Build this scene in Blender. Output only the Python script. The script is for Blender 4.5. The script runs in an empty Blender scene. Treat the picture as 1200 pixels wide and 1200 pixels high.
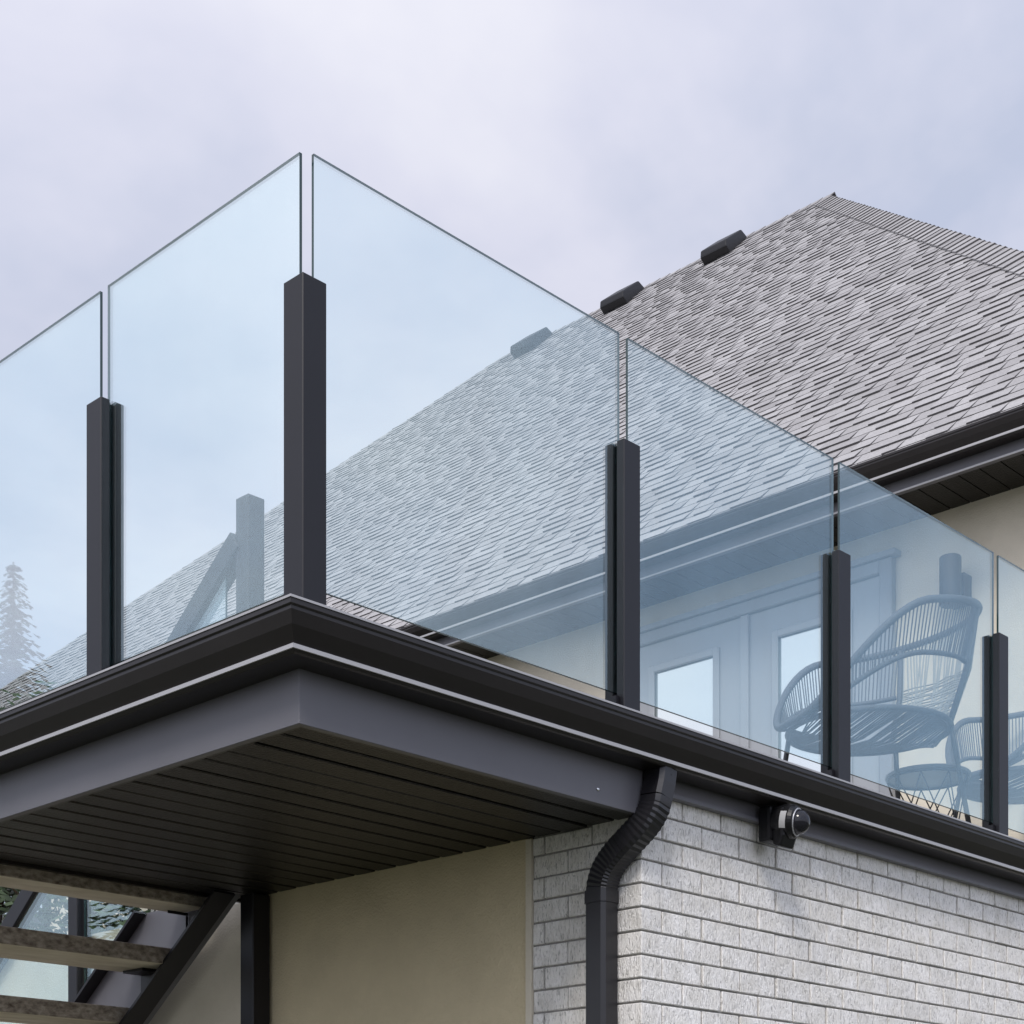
import bpy, math, random
from mathutils import Vector, Matrix
R = math.radians
random.seed(7)
scene = bpy.context.scene
COL = scene.collection

# ------------------------------------------------------------------ camera
cam_d = bpy.data.cameras.new('camera'); cam = bpy.data.objects.new('camera', cam_d); COL.objects.link(cam)
CAM = Vector((-2.544, -3.196, 1.6))
cam.location = CAM
cam.rotation_euler = (R(90), 0, R(43.9 - 90))
cam_d.sensor_width = 36; cam_d.lens = 36 * 1948 / 1200
cam_d.shift_y = 816 / 1200
cam_d.clip_start = .05; cam_d.clip_end = 5000
scene.camera = cam

# ------------------------------------------------------------------ world and sun (thin broken overcast)
AUREOLE = 1.25; CLOUD_Z = 17.6
SUN_AZ = R(214); SUN_EL = R(46)           # azimuth measured from +x towards +y: where the light comes from
sun_dir = Vector((math.cos(SUN_AZ) * math.cos(SUN_EL), math.sin(SUN_AZ) * math.cos(SUN_EL), math.sin(SUN_EL)))
w = bpy.data.worlds.new('World'); scene.world = w; w.use_nodes = True
nt = w.node_tree; nt.nodes.clear()
def wn(t, **kw):
    n = nt.nodes.new(t)
    for k, v in kw.items(): setattr(n, k, v)
    return n
out = wn('ShaderNodeOutputWorld'); bg = wn('ShaderNodeBackground'); bg.inputs['Strength'].default_value = .15
sky = wn('ShaderNodeTexSky', sky_type='NISHITA', sun_disc=False)
sky.sun_elevation = SUN_EL; sky.sun_rotation = math.pi / 2 - SUN_AZ
sky.air_density = 1.0; sky.dust_density = .6; sky.ozone_density = 2.0
tc = wn('ShaderNodeTexCoord'); sep = wn('ShaderNodeSeparateXYZ')
nt.links.new(tc.outputs['Generated'], sep.inputs[0])
def wmath(op, a, b=None, clamp=False):
    n = wn('ShaderNodeMath', operation=op); n.use_clamp = clamp
    for i, v in enumerate((a, b)):
        if v is None: continue
        if isinstance(v, (int, float)): n.inputs[i].default_value = v
        else: nt.links.new(v, n.inputs[i])
    return n.outputs[0]
zc = wmath('ADD', wmath('MAXIMUM', sep.outputs[2], 0), .22)
cmb = wn('ShaderNodeCombineXYZ')
nt.links.new(wmath('DIVIDE', sep.outputs[0], zc), cmb.inputs[0])
nt.links.new(wmath('DIVIDE', sep.outputs[1], zc), cmb.inputs[1])
cmb.inputs[2].default_value = CLOUD_Z
def wnoise(scale, detail, rough, dist=0):
    n = wn('ShaderNodeTexNoise'); n.inputs['Scale'].default_value = scale; n.inputs['Detail'].default_value = detail
    n.inputs['Roughness'].default_value = rough; n.inputs['Distortion'].default_value = dist
    nt.links.new(cmb.outputs[0], n.inputs['Vector']); return n.outputs['Fac']
n1 = wnoise(.42, 7, .52, .3); n2 = wnoise(1.6, 6, .55, .2)
def wramp(src, stops):
    r = wn('ShaderNodeValToRGB'); e = r.color_ramp.elements
    while len(e) < len(stops): e.new(.5)
    for k, (p, c) in enumerate(stops): e[k].position = p; e[k].color = c
    nt.links.new(src, r.inputs[0]); return r.outputs[0]
mask = wramp(n1, [(.34, (.50,) * 3 + (1,)), (.50, (.97,) * 3 + (1,))])
ccol = wramp(n2, [(.37, (.53, .575, .72, 1)), (.5, (.70, .71, .83, 1)), (.62, (.82, .82, .90, 1)), (.74, (.90, .90, .95, 1))])
sc = wn('ShaderNodeVectorMath', operation='SCALE'); sc.inputs['Scale'].default_value = 4.4
nt.links.new(ccol, sc.inputs[0])
# thin cloud scatters forward: it is brighter towards the veiled sun
dt = wn('ShaderNodeVectorMath', operation='DOT_PRODUCT'); nt.links.new(tc.outputs['Generated'], dt.inputs[0]); dt.inputs[1].default_value = sun_dir
half = wmath('ADD', wmath('MULTIPLY', dt.outputs['Value'], .5), .5)
au = wmath('ADD', wmath('MULTIPLY', wmath('POWER', half, 2.6), AUREOLE), 1.0)
sc2 = wn('ShaderNodeVectorMath', operation='SCALE'); nt.links.new(sc.outputs[0], sc2.inputs[0]); nt.links.new(au, sc2.inputs['Scale'])
mix = wn('ShaderNodeMix', data_type='RGBA')
nt.links.new(mask, mix.inputs['Factor']); nt.links.new(sky.outputs[0], mix.inputs['A']); nt.links.new(sc2.outputs[0], mix.inputs['B'])
nt.links.new(mix.outputs['Result'], bg.inputs['Color']); nt.links.new(bg.outputs[0], out.inputs['Surface'])

sl = bpy.data.lights.new('sun', 'SUN'); sl.energy = 1.5; sl.angle = R(16); sl.color = (1, .95, .88)
so = bpy.data.objects.new('sun', sl); COL.objects.link(so)
so.rotation_euler = sun_dir.to_track_quat('Z', 'Y').to_euler(); so.location = (0, 0, 30)

vs = scene.view_settings; vs.view_transform = 'Standard'; vs.look = 'None'; vs.exposure = 0.52; vs.gamma = 1; vs.use_curve_mapping = False

# ------------------------------------------------------------------ materials
MATS = {}
def mat(name, col, rough=.6, spec=.5, metal=0, var=0, vscale=8, bump=0, bscale=60, stretch=(1, 1, 1), col2=None, rnd=0, detail=4):
    m = bpy.data.materials.new(name); m.use_nodes = True
    t = m.node_tree; b = t.nodes['Principled BSDF']
    b.inputs['Roughness'].default_value = rough; b.inputs['Specular IOR Level'].default_value = spec; b.inputs['Metallic'].default_value = metal
    b.inputs['Base Color'].default_value = (*col, 1)
    geo = t.nodes.new('ShaderNodeNewGeometry')
    mp = t.nodes.new('ShaderNodeMapping'); mp.inputs['Scale'].default_value = stretch
    t.links.new(geo.outputs['Position'], mp.inputs['Vector'])
    cur = None
    if var or col2:
        n = t.nodes.new('ShaderNodeTexNoise'); n.inputs['Scale'].default_value = vscale; n.inputs['Detail'].default_value = detail
        n.inputs['Roughness'].default_value = .6
        t.links.new(mp.outputs[0], n.inputs['Vector'])
        r = t.nodes.new('ShaderNodeValToRGB')
        r.color_ramp.elements[0].position = .3; r.color_ramp.elements[1].position = .7
        c2 = col2 or tuple(min(1, c * (1 + var)) for c in col); c1 = col if col2 else tuple(c * (1 - var) for c in col)
        r.color_ramp.elements[0].color = (*c1, 1); r.color_ramp.elements[1].color = (*c2, 1)
        t.links.new(n.outputs['Fac'], r.inputs[0]); cur = r.outputs[0]
        t.links.new(cur, b.inputs['Base Color'])
    if rnd:
        oi = t.nodes.new('ShaderNodeObjectInfo')
        ad = t.nodes.new('ShaderNodeMath'); ad.operation = 'ADD'
        t.links.new(oi.outputs['Random'], ad.inputs[0]); t.links.new(geo.outputs['Random Per Island'], ad.inputs[1])
        fr = t.nodes.new('ShaderNodeMath'); fr.operation = 'FRACT'; t.links.new(ad.outputs[0], fr.inputs[0])
        mr = t.nodes.new('ShaderNodeMapRange'); mr.inputs[3].default_value = 1 - rnd; mr.inputs[4].default_value = 1 + rnd
        t.links.new(fr.outputs[0], mr.inputs[0])
        vm = t.nodes.new('ShaderNodeVectorMath'); vm.operation = 'SCALE'
        if cur: t.links.new(cur, vm.inputs[0])
        else: vm.inputs[0].default_value = col
        t.links.new(mr.outputs[0], vm.inputs['Scale']); t.links.new(vm.outputs[0], b.inputs['Base Color'])
    if bump:
        n = t.nodes.new('ShaderNodeTexNoise'); n.inputs['Scale'].default_value = bscale; n.inputs['Detail'].default_value = 3
        t.links.new(mp.outputs[0], n.inputs['Vector'])
        bp = t.nodes.new('ShaderNodeBump'); bp.inputs['Strength'].default_value = bump; bp.inputs['Distance'].default_value = .01
        t.links.new(n.outputs['Fac'], bp.inputs['Height']); t.links.new(bp.outputs[0], b.inputs['Normal'])
    MATS[name] = m
    return m
M = MATS
mat('gutter_metal', (.017, .014, .014), .36, .4, var=.15, vscale=3, bump=.03, bscale=9)
mat('fascia_metal', (.115, .112, .125), .42, .5, var=.08, vscale=2.5, bump=.04, bscale=5)
mat('post_metal', (.008, .0076, .0105), .38, .36, var=.1, vscale=5)
mat('soffit_metal', (.010, .0088, .0075), .36, .25, var=.2, vscale=40, bump=.35, bscale=110, stretch=(1, 1, 1))
mat('groove_dark', (.01, .009, .009), .8, .2)
mat('pipe_metal', (.012, .0115, .014), .34, .45, var=.1, vscale=8)
mat('mortar', (.27, .26, .245), .95, .1, var=.2, vscale=60)
mat('stucco', (.61, .52, .35), .92, .15, var=.06, vscale=5, bump=.45, bscale=140)  # same stucco as the pale one, shade under the terrace put into its colour
mat('stucco_pale', (.66, .60, .49), .92, .15, var=.05, vscale=5, bump=.3, bscale=120)
mat('roof_board', (.05, .05, .052), .9, .2)
mat('door_paint', (.33, .345, .365), .45, .4)
mat('casing_paint', (.27, .28, .30), .5, .4)
mat('white_vinyl', (.72, .72, .70), .45, .4)
mat('tread_wood', (.11, .085, .070), .75, .2, vscale=55, col2=(.43, .38, .32), bump=.3, bscale=60, stretch=(.6, 1, 1), detail=8)
mat('tread_under', (.52, .46, .37), .8, .2, vscale=18, col2=(.72, .66, .56), stretch=(.3, 1, 1), bump=.2, bscale=50, detail=6)
mat('deck_floor', (.34, .33, .31), .8, .2, var=.15, vscale=12)
mat('ground_gravel', (.10, .105, .08), .95, .1, var=.25, vscale=3, bump=.4, bscale=40)
mat('cord_grey', (.085, .089, .098), .6, .3)
mat('cord_pale', (.36, .36, .34), .7, .2)
mat('rod_black', (.03, .03, .034), .4, .5)
mat('table_top', (.10, .10, .105), .35, .5)
mat('lamp_black', (.012, .012, .014), .5, .4)
mat('camera_black', (.006, .006, .007), .32, .3)
mat('sticker_white', (.40, .40, .40), .5, .3)
mat('bark', (.07, .05, .035), .95, .1, var=.3, vscale=20)
mat('leaf_green', (.045, .068, .030), .6, .3, rnd=.45)
mat('needle_green', (.022, .045, .024), .7, .2, rnd=.4)
mat('screw_steel', (.7, .7, .7), .3, .5, metal=1)
mat('edge_highlight', (.40, .39, .39), .35, .5, metal=.35)  # pale tone stands in for the highlight on dark gutter and fascia edges
mat('flashing', (.42, .42, .44), .40, .5, metal=.6)

def brick_material():
    m = bpy.data.materials.new('brick_painted'); m.use_nodes = True; t = m.node_tree; b = t.nodes['Principled BSDF']
    b.inputs['Roughness'].default_value = .9; b.inputs['Specular IOR Level'].default_value = .2
    geo = t.nodes.new('ShaderNodeNewGeometry'); oi = t.nodes.new('ShaderNodeObjectInfo')
    # every brick has its own piece of the rug texture
    off = t.nodes.new('ShaderNodeVectorMath'); off.operation = 'ADD'
    sc_ = t.nodes.new('ShaderNodeVectorMath'); sc_.operation = 'SCALE'; sc_.inputs[0].default_value = (7.3, 3.1, 9.7)
    t.links.new(oi.outputs['Random'], sc_.inputs['Scale'])
    t.links.new(geo.outputs['Position'], off.inputs[0]); t.links.new(sc_.outputs[0], off.inputs[1])
    mp = t.nodes.new('ShaderNodeMapping'); mp.inputs['Scale'].default_value = (1, 1, .28)
    t.links.new(off.outputs[0], mp.inputs['Vector'])
    a = t.nodes.new('ShaderNodeTexNoise'); a.inputs['Scale'].default_value = 150; a.inputs['Detail'].default_value = 5; a.inputs['Distortion'].default_value = 1.2
    t.links.new(mp.outputs[0], a.inputs['Vector'])
    c = t.nodes.new('ShaderNodeTexNoise'); c.inputs['Scale'].default_value = 14; c.inputs['Detail'].default_value = 4
    t.links.new(off.outputs[0], c.inputs['Vector'])
    r = t.nodes.new('ShaderNodeValToRGB'); e = r.color_ramp.elements
    e[0].position = .31; e[0].color = (.47, .455, .435, 1); e[1].position = .47; e[1].color = (.90, .875, .845, 1)
    t.links.new(a.outputs['Fac'], r.inputs[0])
    r2 = t.nodes.new('ShaderNodeValToRGB'); e = r2.color_ramp.elements
    e[0].position = .3; e[0].color = (.86, .85, .82, 1); e[1].position = .65; e[1].color = (1, 1, 1, 1)
    t.links.new(c.outputs['Fac'], r2.inputs[0])
    mx = t.nodes.new('ShaderNodeMix'); mx.data_type = 'RGBA'; mx.blend_type = 'MULTIPLY'; mx.inputs['Factor'].default_value = 1
    t.links.new(r.outputs[0], mx.inputs['A']); t.links.new(r2.outputs[0], mx.inputs['B'])
    mr = t.nodes.new('ShaderNodeMapRange'); mr.inputs[3].default_value = .94; mr.inputs[4].default_value = 1.04
    t.links.new(oi.outputs['Random'], mr.inputs[0])
    vm = t.nodes.new('ShaderNodeVectorMath'); vm.operation = 'SCALE'
    t.links.new(mx.outputs['Result'], vm.inputs[0]); t.links.new(mr.outputs[0], vm.inputs['Scale'])
    t.links.new(vm.outputs[0], b.inputs['Base Color'])
    bp = t.nodes.new('ShaderNodeBump'); bp.inputs['Strength'].default_value = 1.0; bp.inputs['Distance'].default_value = .008
    t.links.new(a.outputs['Fac'], bp.inputs['Height']); t.links.new(bp.outputs[0], b.inputs['Normal'])
    MATS['brick'] = m
brick_material()

def shingle_material():
    m = bpy.data.materials.new('shingle_asphalt'); m.use_nodes = True; t = m.node_tree; b = t.nodes['Principled BSDF']
    b.inputs['Roughness'].default_value = .92; b.inputs['Specular IOR Level'].default_value = .2
    geo = t.nodes.new('ShaderNodeNewGeometry'); oi = t.nodes.new('ShaderNodeObjectInfo')
    ad = t.nodes.new('ShaderNodeMath'); ad.operation = 'ADD'
    t.links.new(oi.outputs['Random'], ad.inputs[0]); t.links.new(geo.outputs['Random Per Island'], ad.inputs[1])
    fr = t.nodes.new('ShaderNodeMath'); fr.operation = 'FRACT'; t.links.new(ad.outputs[0], fr.inputs[0])
    r = t.nodes.new('ShaderNodeValToRGB'); e = r.color_ramp.elements
    e[0].position = 0; e[0].color = (.30, .29, .29, 1); e[1].position = 1; e[1].color = (.385, .375, .374, 1)
    t.links.new(fr.outputs[0], r.inputs[0])
    a = t.nodes.new('ShaderNodeTexNoise'); a.inputs['Scale'].default_value = 55; a.inputs['Detail'].default_value = 5; a.inputs['Roughness'].default_value = .7
    t.links.new(geo.outputs['Position'], a.inputs['Vector'])
    mr = t.nodes.new('ShaderNodeMapRange'); mr.inputs[1].default_value = .3; mr.inputs[2].default_value = .7; mr.inputs[3].default_value = .84; mr.inputs[4].default_value = 1.14
    t.links.new(a.outputs['Fac'], mr.inputs[0])
    c = t.nodes.new('ShaderNodeTexNoise'); c.inputs['Scale'].default_value = .8; c.inputs['Detail'].default_value = 3
    t.links.new(geo.outputs['Position'], c.inputs['Vector'])
    mr2 = t.nodes.new('ShaderNodeMapRange'); mr2.inputs[1].default_value = .3; mr2.inputs[2].default_value = .7; mr2.inputs[3].default_value = .93; mr2.inputs[4].default_value = 1.06
    t.links.new(c.outputs['Fac'], mr2.inputs[0])
    mu = t.nodes.new('ShaderNodeMath'); mu.operation = 'MULTIPLY'; t.links.new(mr.outputs[0], mu.inputs[0]); t.links.new(mr2.outputs[0], mu.inputs[1])
    vm = t.nodes.new('ShaderNodeVectorMath'); vm.operation = 'SCALE'
    t.links.new(r.outputs[0], vm.inputs[0]); t.links.new(mu.outputs[0], vm.inputs['Scale'])
    t.links.new(vm.outputs[0], b.inputs['Base Color'])
    bp = t.nodes.new('ShaderNodeBump'); bp.inputs['Strength'].default_value = .5; bp.inputs['Distance'].default_value = .006
    t.links.new(a.outputs['Fac'], bp.inputs['Height']); t.links.new(bp.outputs[0], b.inputs['Normal'])
    MATS['shingle'] = m
shingle_material()
mat('shingle_edge', (.12, .115, .12), .95, .1)

def glass_material(name, tint, base, gain, ior=1.52):
    """clear pane with a reflective coating: coated Fresnel reflection over tinted transmission"""
    m = bpy.data.materials.new(name); m.use_nodes = True; t = m.node_tree; t.nodes.clear()
    o = t.nodes.new('ShaderNodeOutputMaterial'); mx = t.nodes.new('ShaderNodeMixShader')
    tr = t.nodes.new('ShaderNodeBsdfTransparent'); tr.inputs[0].default_value = (*tint, 1)
    gl = t.nodes.new('ShaderNodeBsdfGlossy'); gl.inputs['Roughness'].default_value = 0; gl.inputs['Color'].default_value = (.86, 1, 1, 1)
    lw = t.nodes.new('ShaderNodeLayerWeight'); lw.inputs['Blend'].default_value = .5
    # Schlick from the facing term (same on both sides of the pane)
    pw = t.nodes.new('ShaderNodeMath'); pw.operation = 'POWER'; pw.inputs[1].default_value = 4
    t.links.new(lw.outputs['Facing'], pw.inputs[0])
    ma = t.nodes.new('ShaderNodeMath'); ma.operation = 'MULTIPLY_ADD'; ma.inputs[1].default_value = gain; ma.inputs[2].default_value = base; ma.use_clamp = True
    t.links.new(pw.outputs[0], ma.inputs[0])
    geo = t.nodes.new('ShaderNodeNewGeometry'); mp = t.nodes.new('ShaderNodeMapping'); mp.inputs['Scale'].default_value = (1, 1, .35); t.links.new(geo.outputs['Position'], mp.inputs['Vector'])
    nz = t.nodes.new('ShaderNodeTexNoise'); nz.inputs['Scale'].default_value = 3.2; nz.inputs['Detail'].default_value = 7; nz.inputs['Roughness'].default_value = .62; t.links.new(mp.outputs[0], nz.inputs['Vector'])
    mr = t.nodes.new('ShaderNodeMapRange'); mr.inputs[1].default_value = .3; mr.inputs[2].default_value = .7; mr.inputs[3].default_value = base * .86; mr.inputs[4].default_value = base * 1.14
    t.links.new(nz.outputs['Fac'], mr.inputs[0]); t.links.new(mr.outputs[0], ma.inputs[2])
    t.links.new(ma.outputs[0], mx.inputs[0]); t.links.new(tr.outputs[0], mx.inputs[1]); t.links.new(gl.outputs[0], mx.inputs[2])
    t.links.new(mx.outputs[0], o.inputs['Surface']); MATS[name] = m
glass_material('rail_glass', (.965, .995, .992), .155, .66)
mat('glass_edge', (.02, .045, .047), .12, .6)
def lite_material():
    m = bpy.data.materials.new('door_glass'); m.use_nodes = True; b = m.node_tree.nodes['Principled BSDF']
    b.inputs['Base Color'].default_value = (.62, .68, .69, 1); b.inputs['Metallic'].default_value = .7; b.inputs['Roughness'].default_value = .03
    b.inputs['Specular IOR Level'].default_value = 1.0; b.inputs['IOR'].default_value = 2.6
    MATS['door_glass'] = m
lite_material()

# ------------------------------------------------------------------ building helpers (all coordinates are world coordinates)
class MB:
    def __init__(s): s.v = []; s.f = []; s.m = []
    def add(s, vs, fs, mi=0):
        b = len(s.v); s.v += [tuple(v) for v in vs]; s.f += [tuple(i + b for i in f) for f in fs]
        s.m += [mi] * len(fs) if isinstance(mi, int) else list(mi)
        return s
    def box(s, a, b, mi=0):
        x0, y0, z0 = a; x1, y1, z1 = b
        return s.add([(x0,y0,z0),(x1,y0,z0),(x1,y1,z0),(x0,y1,z0),(x0,y0,z1),(x1,y0,z1),(x1,y1,z1),(x0,y1,z1)],
                     [(0,3,2,1),(4,5,6,7),(0,1,5,4),(1,2,6,5),(2,3,7,6),(3,0,4,7)], mi)
    def prism(s, poly, ext, axis='z', mi=0, caps=True):
        """poly: 2-D points; extruded between ext=(a,b) along axis. z:(x,y) x:(y,z) y:(x,z)"""
        a, b = ext; n = len(poly)
        def P(p, t):
            return (p[0], p[1], t) if axis == 'z' else (t, p[0], p[1]) if axis == 'x' else (p[0], t, p[1])
        vs = [P(p, a) for p in poly] + [P(p, b) for p in poly]
        fs = [(i, (i + 1) % n, (i + 1) % n + n, i + n) for i in range(n)]
        if caps: fs += [tuple(range(n))[::-1], tuple(range(n, 2 * n))]
        return s.add(vs, fs, mi)
    def tube(s, pts, r, seg=8, closed=False, mi=0, caps=True):
        pts = [Vector(p) for p in pts]; n = len(pts); rings = []
        up = None
        for i, p in enumerate(pts):
            a = pts[(i - 1) % n] if (closed or i) else p; c = pts[(i + 1) % n] if (closed or i < n - 1) else p
            t = (c - a).normalized()
            if up is None: up = Vector((0, 0, 1)) if abs(t.z) < .9 else Vector((1, 0, 0))
            q = up - t * up.dot(t)
            if q.length < 1e-4: q = t.orthogonal()
            q.normalize(); up = q; o = t.cross(q)
            rr = r[i] if isinstance(r, (list, tuple)) else r
            rings.append([p + (q * math.cos(2*math.pi*k/seg) + o * math.sin(2*math.pi*k/seg)) * rr for k in range(seg)])
        vs = [v for rg in rings for v in rg]; fs = []
        for i in range(n if closed else n - 1):
            j = (i + 1) % n
            for k in range(seg): fs.append((i*seg+k, i*seg+(k+1)%seg, j*seg+(k+1)%seg, j*seg+k))
        if caps and not closed: fs += [tuple(range(seg))[::-1], tuple((n-1)*seg+k for k in range(seg))]
        return s.add(vs, fs, mi)
    def bar(s, a, b, w, h, up=(0, 0, 1), mi=0):
        """rectangular bar from a to b, w sideways, h along up"""
        a = Vector(a); b = Vector(b); t = (b - a).normalized(); u = Vector(up); u = (u - t * u.dot(t)).normalized(); sd = t.cross(u)
        vs = [p + sd * (w/2) * i + u * (h/2) * j for p in (a, b) for i, j in ((-1,-1),(1,-1),(1,1),(-1,1))]
        return s.add(vs, [(0,3,2,1),(4,5,6,7),(0,1,5,4),(1,2,6,5),(2,3,7,6),(3,0,4,7)], mi)
    def lathe(s, prof, c, axis=(0, 0, 1), seg=20, mi=0):
        ax = Vector(axis).normalized(); u = ax.orthogonal().normalized(); v = ax.cross(u); c = Vector(c); n = len(prof)
        vs = [c + ax * h + (u * math.cos(2*math.pi*k/seg) + v * math.sin(2*math.pi*k/seg)) * r for r, h in prof for k in range(seg)]
        fs = [(i*seg+k, i*seg+(k+1)%seg, (i+1)*seg+(k+1)%seg, (i+1)*seg+k) for i in range(n-1) for k in range(seg)]
        fs += [tuple(range(seg))[::-1], tuple((n-1)*seg+k for k in range(seg))]
        return s.add(vs, fs, mi)
    def build(s, name, mats, parent=None, smooth=False, bevel=0, bseg=1, kind=None, label=None):
        off = world_of(parent)
        me = bpy.data.meshes.new(name); me.from_pydata([tuple(Vector(v) - off) for v in s.v], [], s.f)
        for m in (mats if isinstance(mats, (list, tuple)) else [mats]): me.materials.append(M[m])
        me.polygons.foreach_set('material_index', s.m)
        if smooth: me.polygons.foreach_set('use_smooth', [True] * len(me.polygons))
        me.update(); o = bpy.data.objects.new(name, me); COL.objects.link(o)
        import bmesh as _b
        bm = _b.new(); bm.from_mesh(me); _b.ops.recalc_face_normals(bm, faces=bm.faces)
        if bevel:
            ed = [e for e in bm.edges if len(e.link_faces) == 2 and e.calc_face_angle(0) > .5]
            _b.ops.bevel(bm, geom=ed, offset=bevel, segments=bseg, affect='EDGES', profile=.6)
        bm.to_mesh(me); bm.free()
        if parent: o.parent = parent
        if kind: o['kind'] = kind
        if label: o['label'] = label
        return o
def world_of(o):
    v = Vector((0, 0, 0))
    while o is not None: v = v + o.location; o = o.parent
    return v
def thing(name, label, cat, loc=(0, 0, 0), group=None):
    o = bpy.data.objects.new(name, None); COL.objects.link(o); o.location = loc; o.empty_display_size = .1
    o['label'] = label; o['category'] = cat
    if group: o['group'] = group
    return o
def box(name, a, b, m, parent, bevel=0, **kw): return MB().box(a, b).build(name, m, parent, bevel=bevel, **kw)

# key dimensions
XW = 1.535      # left-facing lower wall plane
YB = .16        # right-facing brick plane
ZS = 2.845      # soffit underside
FL = 3.17       # terrace floor
XH = 5.66       # upper wall plane (with the doors)
DE = 2.25       # far end of the overhanging terrace

# ------------------------------------------------------------------ ground
g = MB(); g.add([(-1500,-1500,0),(1500,-1500,0),(1500,1500,0),(-1500,1500,0)], [(0,1,2,3)])
gr = g.build('ground', 'ground_gravel'); gr['kind'] = 'structure'

# ------------------------------------------------------------------ house
house = thing('house', 'two storey house with pale brick base, beige stucco and grey shingled hip roof', 'house', (8, 8, 0))
# lower core (stucco, recessed behind brick and stucco faces)
lw_ = MB(); lw_.box((XW + .03, YB + .12, 0), (XH + .1, 2.3, 2.93)); lw_.box((2.25, 2.3, 0), (XH - .01, 3.85, 2.93))
lw_.build('lower_core', 'roof_board', house)
stw = MB(); stw.box((XW + .004, .66, 0), (XW + .03, 2.08, ZS + .03)); stw.build('stucco_wall', 'stucco', house)
cj = MB(); cj.box((XW - .006, .634, 0), (XW + .02, .66, ZS - .002)); cj.build('corner_trim', 'stucco_pale', house)
# brick wall
bw = MB(); bw.box((XW + .007, YB + .007, 0), (XH + .05, YB + .12, 2.94)); bw.box((XW + .0071, YB + .12, 0), (XW + .03, .634, ZS + .02))
brick_wall = bw.build('brick_wall', 'mortar', house)
CH, BL, J = .0754, .2105, .0065
def brick_mesh(l, h, d, nm):
    b = MB(); b.box((0, 0, 0), (l, d, h)); o = b.build(nm, 'brick', None, bevel=.0025); me = o.data; bpy.data.objects.remove(o); return me
bm_full = brick_mesh(BL - J, CH - J, .05, 'brick_full'); bm_half = brick_mesh(BL/2 - J, CH - J, .05, 'brick_half')
bm_ca = brick_mesh(BL - J/2, CH - J, BL/2 - J/2, 'brick_corner'); bm_cb = brick_mesh(BL/2 - J/2, CH - J, BL - J/2, 'brick_corner_end')
broot = world_of(brick_wall); rest = MB(); nb = 0; ZT = 2.934
def put_brick(me, x, y, z, rz, sx=1, sz=1):
    global nb
    o = bpy.data.objects.new('brick', me); COL.objects.link(o); o.parent = brick_wall
    o.location = Vector((x, y, z)) - broot; o.rotation_euler = (random.gauss(0, .004), random.gauss(0, .003), rz); o.scale = (sx, 1, sz); nb += 1
for row in range(39):
    z0 = ZT - (row + 1) * CH
    if z0 < 0: break
    half = row % 2 == 1
    x = XW; first = True
    while x < XH:
        l = BL / 2 if (half and first) else BL
        first = False
        l2 = min(l, XH - x)
        dy = random.gauss(0, .0012)
        if x == XW:
            if row < 12: put_brick(bm_cb if half else bm_ca, x, YB, z0 + J/2, 0)
            else: rest.box((x, YB, z0 + J/2), (x + l - J/2, YB + (BL if half else BL/2) - J/2, z0 + CH - J/2))
        elif row < 12: put_brick(bm_full, x + J/2, YB + dy, z0 + J/2, 0, max(.2, (l2 - J/2) / l))
        else: rest.box((x + J/2, YB + dy, z0 + J/2), (x + l - J/2, YB + .05, z0 + CH - J/2))
        x += l
    # return face (runs along y)
    y = YB + (BL if half else BL / 2)
    while y < .634 - .03:
        l = min(BL, .634 - y); top = min(z0 + CH - J/2, ZS - .003)
        if top - z0 < .03: break
        dx = random.gauss(0, .0014)
        if row < 12:
            o = bpy.data.objects.new('brick', bm_full); COL.objects.link(o); o.parent = brick_wall
            o.location = Vector((XW + dx, y + l - J/2, z0 + J/2)) - broot; o.rotation_euler = (0, 0, R(-90))
            o.scale = ((l - J) / (BL - J), 1, (top - z0 - J/2) / (CH - J)); nb += 1
        else: rest.box((XW + dx, y + J/2, z0 + J/2), (XW + .03, y + l - J/2, top))
        y += l
rest.build('brick', 'brick', brick_wall, kind='stuff')

# upper walls
up = MB(); up.box((XH, -.02, 2.95), (XH + .2, 17.0, 5.43)); up.box((XH + .2, -.02, 2.95), (18.0, .2, 5.43)); up.box((XH, 4.0, 0), (XH + .2, 17.0, 2.95)); up.box((XH+.2, 16.8, 0), (18.0, 17.0, 5.43)); up.box((17.8, .2, 0), (18.0, 16.8, 5.43)); up.box((XH + .1, -.02, 0), (18, .2, 2.95))
up.build('upper_wall', 'stucco_pale', house)
# eave soffit, fascia, gutter of the main roof
XE = 5.263
es = MB(); es.box((XE + .01, -.42, 5.432), (XH + .1, 17.4, 5.45)); esof = es.build('eave_soffit', 'groove_dark', house)
y = -.4
while y < 9.5:
    wd = .118
    MB().box((XE + .02, y + .003, 5.418), (XH - .002, y + wd - .004, 5.4318)).build('soffit_panel', 'soffit_metal', esof); y += wd
MB().box((XE - .012, -.45, 5.405), (XE + .018, 17.4, 5.56)).build('eave_fascia', 'fascia_metal', house)
def gutter_profile(w=.13, h=.115):
    # (d, z) d measured inward from the outermost lip, z downward from the lip top; K-style with rolled lip and bottom bead
    return [(0, 0), (0, -.012), (.006, -.016), (.006, -.024), (.018, -.055), (.036, -.080), (.043, -.090), (.040, -.094), (.040, -.106), (.045, -.112),
            (.050, -.115), (w, -.115), (w, -.001), (w - .003, -.001), (w - .003, -.110), (.052, -.110), (.047, -.092), (.022, -.055), (.011, -.022), (.011, -.012), (.009, -.003), (.009, 0)]
prof = gutter_profile()
hg = MB(); pr = [(XE - .127 + d * .86, 5.575 + z * .93) for d, z in prof]
hg.prism(pr, (-.45, 17.4), axis='y'); hg.build('eave_gutter', 'gutter_metal', house)
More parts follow.
